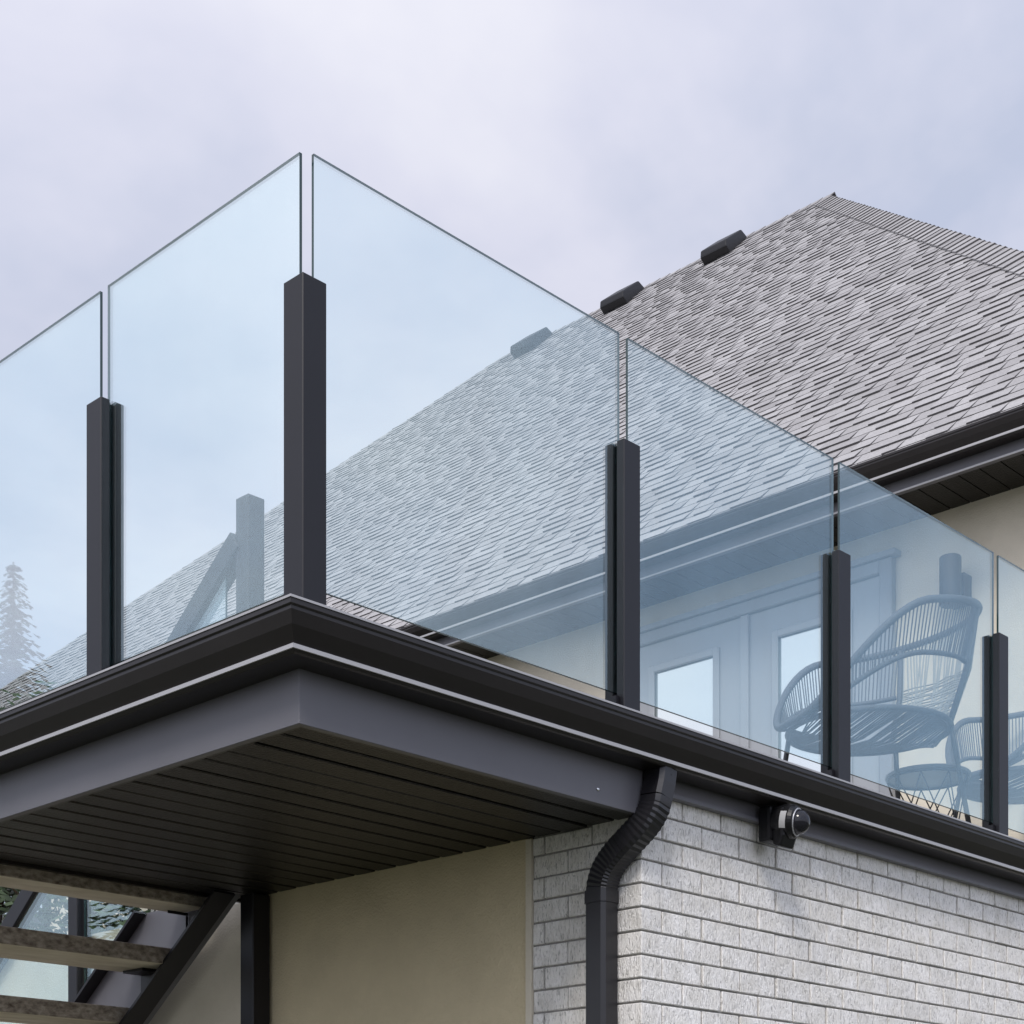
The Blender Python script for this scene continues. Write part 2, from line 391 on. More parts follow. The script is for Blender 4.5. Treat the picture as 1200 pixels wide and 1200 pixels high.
MB().box((XE - .127 + .030, -.45, 5.575 - .0985), (XE - .127 + .0342, 17.4, 5.575 - .0865)).build('bead_highlight', 'edge_highlight', house)  # pale strip put in as the highlight on the gutter foot
MB().box((XE - .0165, -.45, 5.4045), (XE - .0125, 17.4, 5.414)).build('fascia_highlight', 'edge_highlight', house)  # pale strip put in as the highlight on the fascia's lower edge

# roof: hip roof, near slope faces -x
A = math.atan(.95); cA, sA = math.cos(A), math.sin(A)
X0, Z0 = 5.17, 5.56; Y0, Y1 = -.44, 17.30; RUN = 6.56; XR, ZR = X0 + RUN, Z0 + .95 * RUN; YA, YZ = Y0 + RUN, Y1 - RUN
rf = MB()
X9 = XR + RUN
rv = [(X0, Y0, Z0), (X0, Y1, Z0), (XR, YA, ZR), (XR, YZ, ZR), (X9, Y0, Z0), (X9, Y1, Z0)]
rf.add(rv, [(0, 2, 3, 1), (0, 4, 2), (4, 5, 3, 2), (1, 3, 5), (0, 1, 5, 4)])
roof = rf.build('roof', 'shingle', house)
U = Vector((cA, 0, sA)); N = Vector((-sA, 0, cA))
SL = RUN / cA; E = .122
stuff = MB(); cand = []
def ylim(s): x = s * cA; return Y0 + x, Y1 - x
nrow = int(SL / E)
for r in range(nrow):
    s0 = r * E - .02
    a0, b0 = ylim(max(0, s0)); y = a0 - random.random() * .3
    proud = random.random() < .5
    while y < b0:
        wd = random.uniform(.09, .27) if proud else random.uniform(.06, .19)
        ya, yb = max(y, a0), min(y + wd, b0)
        if yb - ya > .02:
            t = random.uniform(.011, .015) if proud else random.uniform(.005, .0075)
            lo = s0 - (random.uniform(0, .008) if proud else -.002)
            hi = min(s0 + E + .02, SL)
            a1, b1 = ylim(hi)
            yc, yd = max(ya, a1), min(yb, b1)
            if yd < yc: yc = yd = a1 if ya < (Y0 + Y1) / 2 else b1
            tap = .006 if proud else 0
            vs = []
            for (s_, n_, p, q) in ((lo, -.004, ya + tap, yb - tap), (lo, t, ya + tap, yb - tap), (hi, -.004, yc - 0, yd), (hi, .002, yc, yd)):
                for yy in (p, q):
                    vs.append(Vector((X0, yy, Z0)) + U * s_ + N * n_)
            fs = [(0, 1, 3, 2), (2, 3, 7, 6), (0, 2, 6, 4), (1, 5, 7, 3)]
            c = vs[2]; rel = c - CAM
            zc_ = rel.x * .7206 + rel.y * .693; xc_ = rel.x * .693 - rel.y * .7206
            px = 600 + 1948 * xc_ / zc_; py = 1416 - 1948 * rel.z / zc_
            gut = 700 + (px - 340) * .335
            vis = 0 < px < 1195 and py < gut - 6
            cand.append(((wd / zc_) if vis and yb - ya > .1 else 0, vs, fs))
        y += wd; proud = not proud
cand.sort(key=lambda c: -c[0])
for i, (k, vs, fs) in enumerate(cand):
    if i < 300: MB().add(vs, fs, [1, 0, 1, 1]).build('shingle', ['shingle', 'shingle_edge'], roof)
    else: stuff.add(vs, fs, [1, 0, 1, 1])
stuff.build('shingle', ['shingle', 'shingle_edge'], roof, kind='stuff')
# ridge and hip caps
def caps(a, b, n1, n2, step=.14, wing=.165, lf=(.006, .021)):
    a = Vector(a); b = Vector(b); t = (b - a).normalized(); L = (b - a).length
    w1 = n1.cross(t).normalized(); w2 = n2.cross(t).normalized()
    if w1.z > 0: w1 = -w1
    if w2.z > 0: w2 = -w2
    up_ = (n1 + n2).normalized(); m_ = MB(); ln = step * 1.55
    vs = []
    for d, lift in ((0, lf[0]), (ln, lf[1])):            # d grows towards b = lower end
        for th in (0, -.012):
            vs += [w1 * wing + n1 * (lift + th) + t * d, up_ * (lift + th) * 1.1 + t * d, w2 * wing + n2 * (lift + th) + t * d]
    m_.add(vs, [(0,1,7,6),(1,2,8,7),(3,9,10,4),(4,10,11,5),(6,7,10,9),(7,8,11,10),(0,6,9,3),(2,5,11,8)], [0, 0, 1, 1, 1, 1, 0, 0])
    src = m_.build('ridge_cap', ['shingle', 'shingle_edge'], None); me = src.data; bpy.data.objects.remove(src)
    k = 0; ro = world_of(roof)
    while k * step < L - .05:
        o = bpy.data.objects.new('ridge_cap', me); COL.objects.link(o); o.parent = roof
        o.location = a + t * (k * step) + Vector((0, 0, random.gauss(0, .0012))) - ro; k += 1
n_w = N; n_s = Vector((0, -sA, cA)); n_n = Vector((0, sA, cA)); n_e = Vector((sA, 0, cA))
caps((XR, YA, ZR), (X0, Y0, Z0), n_w, n_s); caps((XR, YZ, ZR), (X0, Y1, Z0), n_w, n_n, wing=.14, lf=(.006, .010)); caps((XR, YZ, ZR), (XR, YA, ZR), n_w, n_e, wing=.13, lf=(.008, .016))
# box vents close under the ridge
for yv in (7.22, 8.6, 9.97):
    c = Vector((XR, yv, ZR)) - U * .30
    vt = MB()
    T = Vector((0, 1, 0))
    def P(s_, y_, n_): return c + U * s_ + T * y_ + N * n_
    hw = .17
    pts = [P(-.22, -hw, .0), P(-.22, hw, .0), P(.2, hw, 0), P(.2, -hw, 0), P(-.24, -hw, .09), P(-.24, hw, .09), P(.16, hw*.92, .11), P(.16, -hw*.92, .11), P(-.19, -hw*.97, .14), P(-.19, hw*.97, .14)]
    vt.add(pts, [(0,1,5,4),(4,5,9,8),(8,9,6,7),(2,3,7,6),(0,4,8,7,3),(1,2,6,9,5),(0,3,2,1)])
    v = vt.build('roof_vent', 'lamp_black', roof, bevel=.015, bseg=2)

# double door in the upper wall
door = MB(); yc = 2.72
for a, b in (((yc - 1.01, FL - .02), (yc - .93, 5.24)), ((yc + .93, FL - .02), (yc + 1.01, 5.24)), ((yc - .93, 5.165), (yc + .93, 5.24))):
    door.box((XH - .055, a[0], a[1]), (XH - .002, b[0], b[1]))
dd = door.build('double_door', 'casing_paint', house, bevel=.006, label='pale double door with two tall glazed leaves')
cs = MB(); cs.box((XH - .072, yc - 1.04, 5.243), (XH - .002, yc + 1.04, 5.275)); cs.build('drip_cap', 'casing_paint', dd)
for s in (1, -1):
    ya, yb = (yc + .012, yc + .925) if s > 0 else (yc - .925, yc - .012)
    la, lb = ya + .215, yb - .215
    lf = MB()
    for a, b in (((ya, FL), (la, 5.16)), ((lb, FL), (yb, 5.16)), ((la, 4.985), (lb, 5.16)), ((la, FL), (lb, 3.46))):
        lf.box((XH - .028, a[0], a[1]), (XH + .01, b[0], b[1]))
    lf.build('door_leaf', 'door_paint', dd)
    md = MB()
    for a, b in (((la - .035, 3.425), (la + .012, 5.02)), ((lb - .012, 3.425), (lb + .035, 5.02)), ((la + .012, 4.973), (lb - .012, 5.02)), ((la + .012, 3.425), (lb - .012, 3.472))):
        md.box((XH - .046, a[0], a[1]), (XH - .0283, b[0], b[1]))
    md.build('lite_moulding', 'door_paint', dd, bevel=.006)
    MB().box((XH - .022, la, 3.46), (XH - .014, lb, 4.985)).build('door_pane', 'door_glass', dd)
ast = MB(); ast.box((XH - .05, yc - .03, FL), (XH - .0285, yc + .03, 5.16)); ast.build('astragal', 'door_paint', dd, bevel=.004)
hd = MB(); hd.box((XH - .06, yc - .10, 4.0), (XH - .0283, yc - .055, 4.22)); hd.tube([(XH - .06, yc - .08, 4.12), (XH - .10, yc - .08, 4.12), (XH - .10, yc - .2, 4.12)], .01); hd.build('door_handle', 'rod_black', dd)
# side window far down the wall
wd_ = MB(); y0, y1, z0, z1 = 10.75, 11.55, 4.35, 4.98
for a, b in (((y0 - .08, z0 - .08), (y0, z1 + .08)), ((y1, z0 - .08), (y1 + .08, z1 + .08)), ((y0, z1), (y1, z1 + .08)), ((y0, z0 - .08), (y1, z0)), ((y0, (z0+z1)/2 - .03), (y1, (z0+z1)/2 + .03))):
    wd_.box((XH - .05, a[0], a[1]), (XH - .002, b[0], b[1]))
win = wd_.build('window', 'rod_black', house)
MB().box((XH - .02, y0, z0), (XH - .012, y1, (z0+z1)/2 - .03)).build('window_pane', 'door_glass', win)
MB().box((XH - .02, y0, (z0+z1)/2 + .03), (XH - .012, y1, z1)).build('window_pane', 'door_glass', win)

# low stucco wall running on behind the stairs
lowall = MB(); lowall.box((XW + .004, 2.082, 0), (XW + .2, 7.5, 2.835))
lw2 = lowall.build('garden_wall', 'stucco_pale'); lw2['label'] = 'plain cream stucco wall running on behind the open stair treads'; lw2['category'] = 'wall'  # same stucco; the brighter copy puts skylight on this stretch into its colour

# ------------------------------------------------------------------ terrace
ter = thing('terrace', 'raised terrace with dark metal gutter, fascia and plank soffit overhanging the house corner', 'terrace', (.7, 1.2, ZS))
fl = MB(); fl.prism([(.16, .16), (XH - .003, .16), (XH - .003, 3.88), (2.2, 3.88), (2.2, DE), (.16, DE)], (2.95, FL)); fl.build('floor_slab', 'deck_floor', ter)
def gutter_run(axis, end):
    m_ = MB(); n = len(prof); vs = []
    for t in (0, 1):
        for d, z in prof:
            p = (d, d, 3.09 + z) if t == 0 else ((end, d, 3.09 + z) if axis == 'x' else (d, end, 3.09 + z))
            vs.append(p)
    fs = [(i, (i+1) % n, (i+1) % n + n, i + n) for i in range(n)]
    fs.append(tuple(range(n, 2*n)))
    m_.add(vs, fs); return m_.build('gutter', 'gutter_metal', ter)
gutter_run('x', XH - .01); gutter_run('y', DE)
# pale strip along the gutter lip (painted highlight)
FB = 2.835
fa = MB()
fa.prism([(.1305, .1305), (XW - .03, .1305), (XW - .03, .152), (.152, .152), (.152, DE), (.1305, DE)], (FB, 2.99))
fa.build('fascia', 'fascia_metal', ter, bevel=.0015)
MB().box((XW - .0295, .1405, 2.917), (XH - .01, .158, 2.99)).build('fascia', 'fascia_metal', ter)
MB().prism([(.128, 2.917), (.128, 2.929), (.1402, 2.933), (.1402, 2.917)], (XW - .028, XH - .01), axis='x').build('drip_edge', 'fascia_metal', ter)
# painted highlights: pale strips on gutter lip and foot bead; dark flashing behind
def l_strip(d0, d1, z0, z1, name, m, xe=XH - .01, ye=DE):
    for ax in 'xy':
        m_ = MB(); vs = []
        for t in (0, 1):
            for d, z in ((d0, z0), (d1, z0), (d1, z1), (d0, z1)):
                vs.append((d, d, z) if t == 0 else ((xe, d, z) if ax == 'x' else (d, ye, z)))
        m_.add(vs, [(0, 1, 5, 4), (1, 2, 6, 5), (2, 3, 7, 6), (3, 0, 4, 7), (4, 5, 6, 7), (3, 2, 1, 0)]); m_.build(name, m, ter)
l_strip(-.003, .013, 3.0905, 3.0965, 'lip_highlight', 'edge_highlight')
l_strip(.0345, .0395, 2.9840, 2.9950, 'bead_highlight', 'edge_highlight')
for ax, e_ in (('x', XH - .01), ('y', DE)):
    fs_ = MB(); fs_.prism([(.128, 3.085), (.128, 3.080), (.159, 3.080), (.159, FL - .004), (.155, FL - .004), (.155, 3.085)], (.155, e_), axis=ax)
    fs_.build('edge_flashing', 'gutter_metal', ter)
# soffit boards run along x
sb = MB(); sb.box((.153, .153, ZS + .012), (XW + .02, DE, ZS + .03)); sofb = sb.build('soffit', 'groove_dark', ter)
y = .154; nbd = 18; bwid = (DE - .012 - .154) / nbd
for i in range(nbd):
    m_ = MB(); z = ZS + random.gauss(0, .0008)
    a, b = y + .003, y + bwid - .004
    m_.prism([(a, z + .0115), (a, z + .003), (a + .004, z), (b - .010, z), (b - .006, z + .004), (b, z + .004), (b, z + .0115)], (.1535, XW - .001), axis='x')
    m_.build('soffit_board', 'soffit_metal', sofb); y += bwid
jt = MB(); jt.box((.1525, .1525, ZS - .006), (.168, DE - .012, ZS - .0015)); jt.box((.168, .1525, ZS - .006), (XW - .03, .168, ZS - .0015)); jt.build('soffit_trim', 'gutter_metal', ter)
MB().box((.1525, DE - .011, FB), (XW + .02, DE + .010, 3.1)).build('end_fascia', 'gutter_metal', ter)
# screws
sc_m = MB(); sc_m.lathe([(.006, 0), (.006, .002), (.003, .004)], (1.29, .1305, 2.878), axis=(0, -1, 0), seg=10); sc_m.build('screw', 'screw_steel', ter)
# post under the far end
cp = MB(); cp.box((1.44, 2.045, .0), (1.525, 2.128, ZS - .008)); cp.build('support_post', 'post_metal', ter, bevel=.004)

# ------------------------------------------------------------------ glass railing
rail = thing('glass_railing', 'frameless glass railing with short black posts along the terrace edge', 'railing', (.233, .233, FL))
PW = .081; P0 = .193; PT = 4.037; GC = P0 + PW / 2; GT = 4.389; GB = 3.238; SW = .009; SD = .024
def post(x, y, slots, top=PT):
    """square post with slots for the panes; (x,y) is its outer front corner"""
    c = PW / 2; h = SW; poly = []
    sides = [('-y', (0, 0), (1, 0)), ('+x', (1, 0), (1, 1)), ('+y', (1, 1), (0, 1)), ('-x', (0, 1), (0, 0))]
    for nm, a, b in sides:
        ax, ay = x + a[0] * PW, y + a[1] * PW; bx_, by_ = x + b[0] * PW, y + b[1] * PW
        poly.append((ax, ay))
        if nm in slots:
            dx, dy = b[0] - a[0], b[1] - a[1]; nx, ny = -dy, dx    # inward normal
            for (l, d) in ((c - h, 0), (c - h, SD), (c + h, SD), (c + h, 0)):
                poly.append((ax + dx * l + nx * d, ay + dy * l + ny * d))
    m_ = MB(); m_.prism(poly, (FL + .002, top))
    p = m_.build('post', 'post_metal', rail, bevel=.0022)
    if '-x' in slots or '-y' in slots:
        br = MB()
        if '-x' in slots: br.box((x - .020, y + c - .022, FL + .002), (x - .001, y + c + .022, 3.222))
        else: br.box((x + c - .022, y - .020, FL + .002), (x + c + .022, y - .001, 3.222))
        br.build('glass_shoe', 'post_metal', p)
    return p
def pane(x0, y0, x1, y1, z0=GB, z1=GT, parent=rail, th=.0045):
    m_ = MB()
    if abs(x1 - x0) > abs(y1 - y0): m_.box((x0, y0 - th, z0), (x1, y0 + th, z1))
    else: m_.box((x0 - th, y0, z0), (x0 + th, y1, z1))
    # broad faces glass, narrow faces edge
    o = m_.build('glass_pane', ['rail_glass', 'glass_edge'], parent)
    for p in o.data.polygons:
        n = p.normal; along_x = abs(x1 - x0) > abs(y1 - y0)
        p.material_index = 0 if (abs(n.y) > .9 if along_x else abs(n.x) > .9) else 1
    return o
XP = [1.489, 2.72, 3.95, 5.18]; YP = [1.149, 2.10]
post(P0, P0, ('+x', '+y'))
for x in XP: post(x, P0, ('+x', '-x'))
for i, yv in enumerate(YP): post(P0, yv, ('+y', '-y') if i == 0 else ('-y', '+x'))
ed = [GC + .026] + [v for x in XP for v in (x + PW/2 - .021, x + PW/2 + .021)] + [XH - .02]
for a, b in zip(ed[0::2], ed[1::2]): pane(a, GC, b, GC)
ed = [GC + .018] + [v for yv in YP for v in (yv + PW/2 - .021, yv + PW/2 + .021)]
for a, b in zip(ed[0::2], ed[1::2]): pane(GC, a, GC, b)

# ------------------------------------------------------------------ stairs
st = thing('staircase', 'open outdoor staircase with speckled wood treads on black steel stringers', 'staircase', (.7, 4, 0))
m_s = .212 / .32
for k in range(0, 12):
    y0 = 2.13 + .32 * k; zt = 2.862 - .212 * k; a = max(y0, 2.268)
    if zt < .1: break
    t = MB(); t.box((.30, a, zt - .066), (1.385, y0 + .33, zt), [1, 0, 0, 0, 0, 0]); t.build('tread', ['tread_wood', 'tread_under'], st, bevel=.003)
    bk = MB(); bk.box((1.30, a + .15, zt - .078), (1.398, y0 + .29, zt - .0665)); bk.box((1.387, a + .15, zt - .15), (1.398, y0 + .29, zt - .079)); bk.build('tread_bracket', 'post_metal', st)
sl_ = .715
for xa, xb in ((1.40, 1.43), (.255, .285)):
    s_ = MB(); zt_ = 2.833; yb_ = 2.108; yt_ = 2.72
    pts = [(yb_, zt_), (yb_ + zt_ / sl_, 0), (yt_ + zt_ / sl_, 0), (yt_, zt_)]
    if xa < 1: pts = [(2.27, zt_), (2.27, zt_ - .11)] + pts[1:]
    s_.prism(pts, (xa, xb), axis='x')
    s_.build('stringer', 'fascia_metal' if xa > 1 else 'post_metal', st)
    for dy in ((yb_, yt_) if xa > 1 else ()):
        wf = .10 if dy == yb_ else .058; fl_ = MB(); fl_.bar((xa - wf/2 - .001, dy, zt_), (xa - wf/2 - .001, dy + zt_ / sl_, 0), wf, .012, up=(0, sl_, 1)); fl_.build('stringer_flange', 'post_metal', st)
nw = MB(); nw.box((1.47, 2.115, FL + .002), (1.552, 2.197, 4.43)); nw.build('newel_post', 'post_metal', st, bevel=.003)
p2 = MB(); p2.box((1.45, 3.34, 1.9), (1.515, 3.415, 3.30)); p2.build('newel_post', 'post_metal', st, bevel=.003)
for ya_, yb2 in ((2.275, 3.325), (3.43, 4.5)):
    zb_ = lambda y: 2.833 - sl_ * (y - 2.72) + .07
    zt2 = lambda y: 4.27 - .75 * (y - 2.199) - .07
    sp = MB(); sp.prism([(ya_, zb_(ya_)), (yb2, zb_(yb2)), (yb2, zt2(yb2)), (ya_, zt2(ya_))], (1.478, 1.487), axis='x', mi=1); sp = sp.build('glass_pane', ['rail_glass', 'glass_edge'], st)
    for p in sp.data.polygons: p.material_index = 0 if abs(p.normal.x) > .9 else 1
hr = MB(); hr.bar((1.50, 2.199, 4.27), (1.50, 5.3, 4.16 - .75 * 2.954), .075, .09, up=(0, .75, 1)); hr.build('handrail', 'post_metal', st, bevel=.004)

# ------------------------------------------------------------------ downspout
ds = thing('downspout', 'black square downspout with crimped elbows at the brick corner', 'downspout', (1.493, .288, 0))
def sq_sweep(pts, hw, hd, crimp=None):
    """rectangular section swept in a path; section axes: local x fixed, other perpendicular to path"""
    m_ = MB(); vs = []; n = len(pts)
    for i, p in enumerate(pts):
        p = Vector(p); t = (Vector(pts[min(i+1, n-1)]) - Vector(pts[max(i-1, 0)])).normalized()
        ex = Vector((1, 0, 0)); ex = (ex - t * ex.dot(t)).normalized(); ey = t.cross(ex).normalized()
        if ey.y < 0: ey = -ey
        k = 1 + (crimp[i] if crimp else 0)
        c = .012
        for sx, sy in ((-1, -1 + c/hd), (-1 + c/hw, -1), (1 - c/hw, -1), (1, -1 + c/hd), (1, 1 - c/hd), (1 - c/hw, 1), (-1 + c/hw, 1), (-1, 1 - c/hd)):
            vs.append(p + ex * sx * hw * k + ey * sy * hd * k)
    fs = [(i*8+j, i*8+(j+1) % 8, (i+1)*8+(j+1) % 8, (i+1)*8+j) for i in range(n-1) for j in range(8)]
    fs += [tuple(range(8))[::-1], tuple((n-1)*8+j for j in range(8))]
    return m_.add(vs, fs)
def bez(p0, p1, p2, p3, n):
    r = []
    for i in range(n + 1):
        t = i / n; u = 1 - t
        r.append(tuple(u**3*a + 3*u*u*t*b + 3*u*t*t*c + t**3*d for a, b, c, d in zip(p0, p1, p2, p3)))
    return r
a0 = (1.545, .090, 2.976); a1 = (1.525, .092, 2.885); a2 = (1.490, .192, 2.745); a3 = (1.490, .288, 2.60)
sq_sweep([a0, (1.537, .090, 2.93), a1], .041, .0425).build('outlet', 'pipe_metal', ds)
up_el = bez(a1, (1.515, .094, 2.825), (1.494, .128, 2.792), a2, 44)
sq_sweep(up_el, .0405, .042, [.024 * math.cos(i * math.pi / 2) * (1 if 5 < i < 42 else 0) for i in range(45)]).build('elbow', 'pipe_metal', ds)
lo_el = bez(a2, (1.488, .246, 2.706), (1.490, .288, 2.672), a3, 44)
sq_sweep(lo_el, .041, .0425, [.024 * math.cos(i * math.pi / 2) * (1 if 3 < i < 40 else 0) for i in range(45)]).build('elbow', 'pipe_metal', ds)
sq_sweep([(1.490, .288, 2.615), (1.490, .288, 2.575)], .0435, .0455).build('collar', 'pipe_metal', ds)
sq_sweep([(1.490, .288, 2.5748), (1.490, .288, 1.4), (1.490, .288, .05)], .0405, .0425).build('pipe', 'pipe_metal', ds)
sq_sweep([(1.490, .288, 1.9), (1.490, .288, 1.86)], .0425, .044).build('strap', 'pipe_metal', ds)
MB().lathe([(.0035, 0), (.0035, .002)], (1.545, .0495, 2.955), axis=(0, -1, 0), seg=8).build('screw', 'camera_black', ds)

# ------------------------------------------------------------------ security camera under the gutter
sc0 = thing('security_camera', 'small black dome security camera with a white sticker under the gutter', 'camera', (2.2, .13, 2.87))
cb = Vector((2.20, .128, 2.885))
mb_ = MB(); mb_.box((2.115, .075, 2.845), (2.225, .1265, 2.968)); mb_.build('mount_plate', 'camera_black', sc0, bevel=.012, bseg=2)
mb_ = MB(); mb_.prism([(.0745, 2.962), (.0745, 2.832), (.045, 2.822), (.03, 2.86), (.03, 2.955)], (2.125, 2.21), axis='x'); mb_.build('mount_arm', 'camera_black', sc0, bevel=.01, bseg=2)
ca = Vector((.22, -1, -.14)).normalized(); c0 = Vector((2.172, .055, 2.914))
hs = MB(); hs.lathe([(.052, -.03), (.058, -.01), (.059, .03), (.054, .042), (.048, .046)], c0, axis=ca, seg=32); hs.build('housing', 'camera_black', sc0)
dm = MB(); c1 = c0 + ca * .047
dm.lathe([(.043 * math.cos(t * math.pi / 20), .043 * math.sin(t * math.pi / 20)) for t in range(10)], c1, axis=ca, seg=32)
mdome = bpy.data.materials.new('dome_glass'); mdome.use_nodes = True; bb = mdome.node_tree.nodes['Principled BSDF']
bb.inputs['Base Color'].default_value = (.012, .012, .016, 1); bb.inputs['Roughness'].default_value = .04; bb.inputs['Specular IOR Level'].default_value = .35; M['dome'] = mdome
dm.build('lens_dome', 'dome', sc0, smooth=True)
rg = MB(); u_ = ca.orthogonal().normalized(); v_ = ca.cross(u_)
rg.tube([c1 + (u_ * math.cos(2*math.pi*k/28) + v_ * math.sin(2*math.pi*k/28)) * .0445 for k in range(28)], .0032, seg=6, closed=True); rg.build('trim_ring', 'flashing', sc0, smooth=True)
sk = MB(); vs = []; nseg = 8
ux = Vector((-1, 0, 0)); ux = (ux - ca * ux.dot(ca)).normalized(); uz = ca.cross(ux); uz = uz if uz.z > 0 else -uz
for k in range(nseg + 1):
    t = R(-28 + 56 * k / nseg)
    d_ = ux * math.cos(t) + uz * math.sin(t)
    vs += [c0 + d_ * .0603 + ca * .004, c0 + d_ * .0603 + ca * .026]
sk.add(vs, [(2*k, 2*k+2, 2*k+3, 2*k+1) for k in range(nseg)]); sk.build('sticker', 'sticker_white', sc0)

# ------------------------------------------------------------------ wall lamp
wl = thing('wall_lamp', 'dark cylinder wall lamp on the stucco beside the double door', 'lamp', (XH - .1, 1.28, 4.95))
MB().lathe([(.054, -.13), (.058, -.125), (.058, .125), (.054, .13)], (XH - .135, 1.30, 4.97), seg=28).build('lamp_tube', 'lamp_black', wl)
MB().box((XH - .085, 1.245, 4.86), (XH - .001, 1.355, 5.02)).build('wall_bracket', 'lamp_black', wl, bevel=.004)

# ------------------------------------------------------------------ rope lounge chairs
def chair(loc, rz, label, sc=1.0):
    root = thing('lounge_chair', label, 'chair', (loc[0], loc[1], FL), 'round rope chairs on the terrace')
    rot = Matrix.Rotation(rz, 3, 'Z'); L = Vector((loc[0], loc[1], FL))
    W = lambda x, y, z: L + rot @ Vector((x, y, z)) * sc
    SH = .535     # local: +x is the back of the chair
    def rim(t):      # t = 0 at the back, pi at the front
        t = (t + math.pi) % (2 * math.pi) - math.pi
        c = .5 + .5 * math.cos(t); q = min(1, max(0, (abs(t) - R(88)) / R(84))); q = q * q * (3 - 2 * q)
        rr = .39 + .04 * c
        return W(rr * math.cos(t) + .04 * c, (rr + .02) * math.sin(t), SH + .385 * (1 - q) + .13 * c ** 1.5)
    def seat(t, k=1): return W(.345 * k * math.cos(t), .35 * k * math.sin(t), SH - .045 * (1 - k))
    def arm(t):      # inner hoop, lower edge of the arm weave
        a = rim(t); b = seat(t); return a.lerp(b, .48)
    n = 64
    fr = MB(); fr.tube([rim(2*math.pi*k/n) for k in range(n)], .016 * sc, seg=8, closed=True); fr.build('rim', 'cord_grey', root, smooth=True)
    fr = MB(); fr.tube([seat(2*math.pi*k/n) for k in range(n)], .014 * sc, seg=8, closed=True); fr.build('seat_ring', 'cord_grey', root, smooth=True)
    BA = R(42)
    for s in (-1, 1):
        fr = MB(); fr.tube([arm(s * (BA + (R(166) - BA) * k / 24)) for k in range(25)], .011 * sc, seg=6); fr.build('arm_hoop', 'cord_grey', root, smooth=True)
        fr = MB(); fr.tube([rim(s * BA), rim(s * BA).lerp(seat(s * BA), .5) + rot @ Vector((.02, 0, 0)), seat(s * BA)], .013 * sc, seg=6); fr.build('back_upright', 'cord_grey', root, smooth=True)
        wv = MB()
        for k in range(52):
            t = s * (BA + .03 + (R(160) - BA) * k / 52); a = rim(t); b = arm(t); t2 = t + random.uniform(-.01, .01)
            wv.tube([a, arm(t2)], .0036 * sc, seg=4, caps=False)
        wv.build('arm_weave', 'cord_grey', root)
    bk = MB()
    for k in range(46):
        t = -BA + 2 * BA * k / 45; a = rim(t); b = seat(t)
        t2 = t + random.choice((-1, 1)) * random.uniform(.03, .12); b2 = seat(max(-BA, min(BA, t2))); mid = a.lerp(b2, .5) + rot @ Vector((.03, 0, 0)) * sc
        bk.tube([a, mid, b2], .0042 * sc, seg=4, caps=False)
    for k in range(26):
        f = .42 + .55 * k / 26
        pts = [rim(-BA + 2*BA*j/10).lerp(seat(-BA + 2*BA*j/10), f) + rot @ Vector((.03 * (1 - abs(2*f - 1)) , 0, random.uniform(-.006, .006))) * sc for j in range(11)]
        bk.tube(pts, .0036 * sc, seg=4, caps=False)
    bk.build('back_weave', 'cord_pale', root)
    sw = MB()
    for k in range(58):
        x = -.335 + .67 * k / 57; hy = .35 * math.sqrt(max(0, 1 - (x / .345) ** 2))
        sw.tube([W(x, -hy, SH), W(x + random.uniform(-.012, .012), 0, SH - .035 + random.uniform(-.006, .006)), W(x, hy, SH)], .0044 * sc, seg=4, caps=False)
    sw.build('seat_weave', 'cord_grey', root)
    for t in (R(38), R(-38), R(142), R(-142)):
        lg = MB(); a = seat(t); e = W(.43 * math.cos(t), .45 * math.sin(t), .012)
        lg.tube([a, a.lerp(e, .15) + Vector((0, 0, -.005)), e], .0115 * sc, seg=8); lg.build('leg', 'rod_black', root, smooth=True)
        MB().lathe([(.016, -.012), (.016, .010)], e, seg=10).build('foot', 'rod_black', root)
    return root
chair((3.87, .78), R(-27), 'rope weave lounge chair in front of the double door', 1.02)
chair((5.2, .67), R(-14), 'rope weave lounge chair between the round table and the house wall', 1.0)

# ------------------------------------------------------------------ side table
tb = thing('side_table', 'small round metal side table with crossed wire base between the chairs', 'table', (4.42, .80, FL))
tc_ = Vector((4.42, .80, FL))
MB().lathe([(.188, .442), (.196, .446), (.196, .458), (.190, .464)], tc_, seg=40).build('table_top', 'table_top', tb)
MB().tube([tc_ + Vector((.186 * math.cos(2*math.pi*k/40), .186 * math.sin(2*math.pi*k/40), .438)) for k in range(40)], .005, seg=6, closed=True).build('top_ring', 'rod_black', tb)
MB().tube([tc_ + Vector((.17 * math.cos(2*math.pi*k/40), .17 * math.sin(2*math.pi*k/40), .006)) for k in range(40)], .006, seg=6, closed=True).build('base_ring', 'rod_black', tb)
for k in range(9):
    for s in (-1, 1):
        a = 2*math.pi*k/9; b = a + s * R(75)
        MB().tube([tc_ + Vector((.186 * math.cos(a), .186 * math.sin(a), .436)), tc_ + Vector((.17 * math.cos(b), .17 * math.sin(b), .008))], .0032, seg=5).build('wire', 'rod_black', tb)

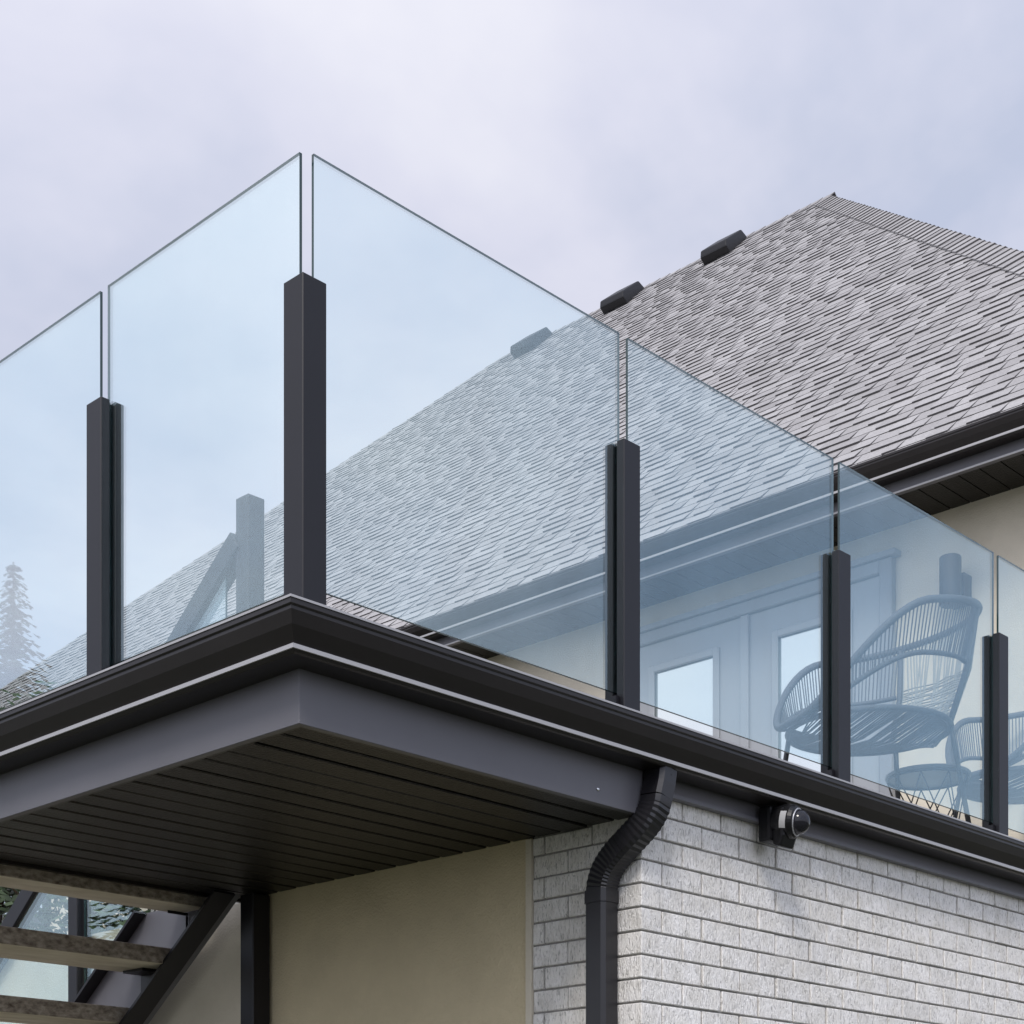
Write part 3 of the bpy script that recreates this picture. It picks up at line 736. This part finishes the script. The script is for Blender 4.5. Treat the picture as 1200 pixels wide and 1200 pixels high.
# ------------------------------------------------------------------ trees
def spruce(loc, h, rad, label, seed):
    rnd = random.Random(seed); root = thing('spruce_tree', label, 'tree', loc, 'spruce trees in the garden'); b = Vector(loc)
    MB().tube([b, b + Vector((0, 0, h * .5)), b + Vector((0, 0, h * .99))], [h * .018, h * .011, .01], seg=8).build('trunk', 'bark', root)
    cr = MB(); z = h * .08
    while z < h * .985:
        f = 1 - z / h; L = rad * (f ** .85) * rnd.uniform(.8, 1.12) + .02; nbr = int(7 + 9 * f)
        for k in range(nbr):
            a = 2*math.pi * (k + rnd.random() * .7) / nbr; l = L * rnd.uniform(.7, 1.15)
            d = Vector((math.cos(a), math.sin(a), 0)); sd = Vector((-d.y, d.x, 0))
            n = max(3, int(l / .16))
            for j in range(n):
                t = (j + .6) / n; c = b + Vector((0, 0, z)) + d * l * t + Vector((0, 0, -.30 * l * t + .16 * l * t * t))
                for s in (-1, 1):
                    tp = min(1, .15 + f * 5); q = (.10 + .20 * (1 - t) * min(1, l)) * tp; e = c + sd * s * q * rnd.uniform(.7, 1.2) + d * .14 * tp + Vector((0, 0, -.06 * rnd.random()))
                    nn = Vector((0, 0, 1)) * .035
                    cr.add([c - d * .03 + nn, c + d * .06 - nn, e], [(0, 1, 2)])
        z += h * .016 * (.6 + f)
    cr.build('crown', 'needle_green', root)
def leafy(loc, h, rad, label, seed, nleaf=4200, zlo=.35):
    rnd = random.Random(seed); root = thing('broadleaf_tree', label, 'tree', loc); b = Vector(loc)
    tr = MB(); tr.tube([b, b + Vector((.05, .03, h * .35)), b + Vector((.0, .08, h * .75))], [.07, .055, .02], seg=8)
    cl = []
    for k in range(26):
        a = rnd.random() * 6.283; rr = rad * math.sqrt(rnd.random()) * .85; zz = h * (zlo + (1 - zlo) * rnd.random() ** .8 * .93)
        fall = 1 - .5 * ((zz / h - zlo) / (1 - zlo)) ** 2
        c = b + Vector((rr * fall * math.cos(a), rr * fall * math.sin(a), zz)); cl.append((c, rnd.uniform(.22, .42) * rad))
        tr.tube([b + Vector((.02, .05, h * rnd.uniform(.3, .6))), c], [.022, .006], seg=5)
    tr.build('trunk', 'bark', root)
    cr = MB()
    for k in range(nleaf):
        c, q = rnd.choice(cl); v = Vector((rnd.gauss(0, 1), rnd.gauss(0, 1), rnd.gauss(0, .8))); v = v.normalized() * q * rnd.random() ** .45
        p = c + v; a = Vector((rnd.gauss(0, 1), rnd.gauss(0, 1), rnd.gauss(0, .6))).normalized(); s_ = a.orthogonal().normalized() * rnd.uniform(.016, .026); a = a * rnd.uniform(.04, .065)
        cr.add([p - a, p + s_, p + a, p - s_], [(0, 1, 2, 3)])
    cr.build('crown', 'leaf_green', root)
spruce((-9.5, 19.0, 0), 11.2, 2.4, 'tall dark spruce mirrored in the glass at the overhang', 3)
spruce((-6.4, 24.5, 0), 9.0, 2.3, 'shorter dark spruce behind the tall one', 5)
leafy((3.55, 6.3, 0), 4.95, 1.25, 'leafy green tree behind the cream stucco wall and stairs', 11, 6000)
leafy((3.0, 7.25, 0), 4.5, .9, 'slender leafy tree in the nook beyond the stair handrail', 12, 4000)
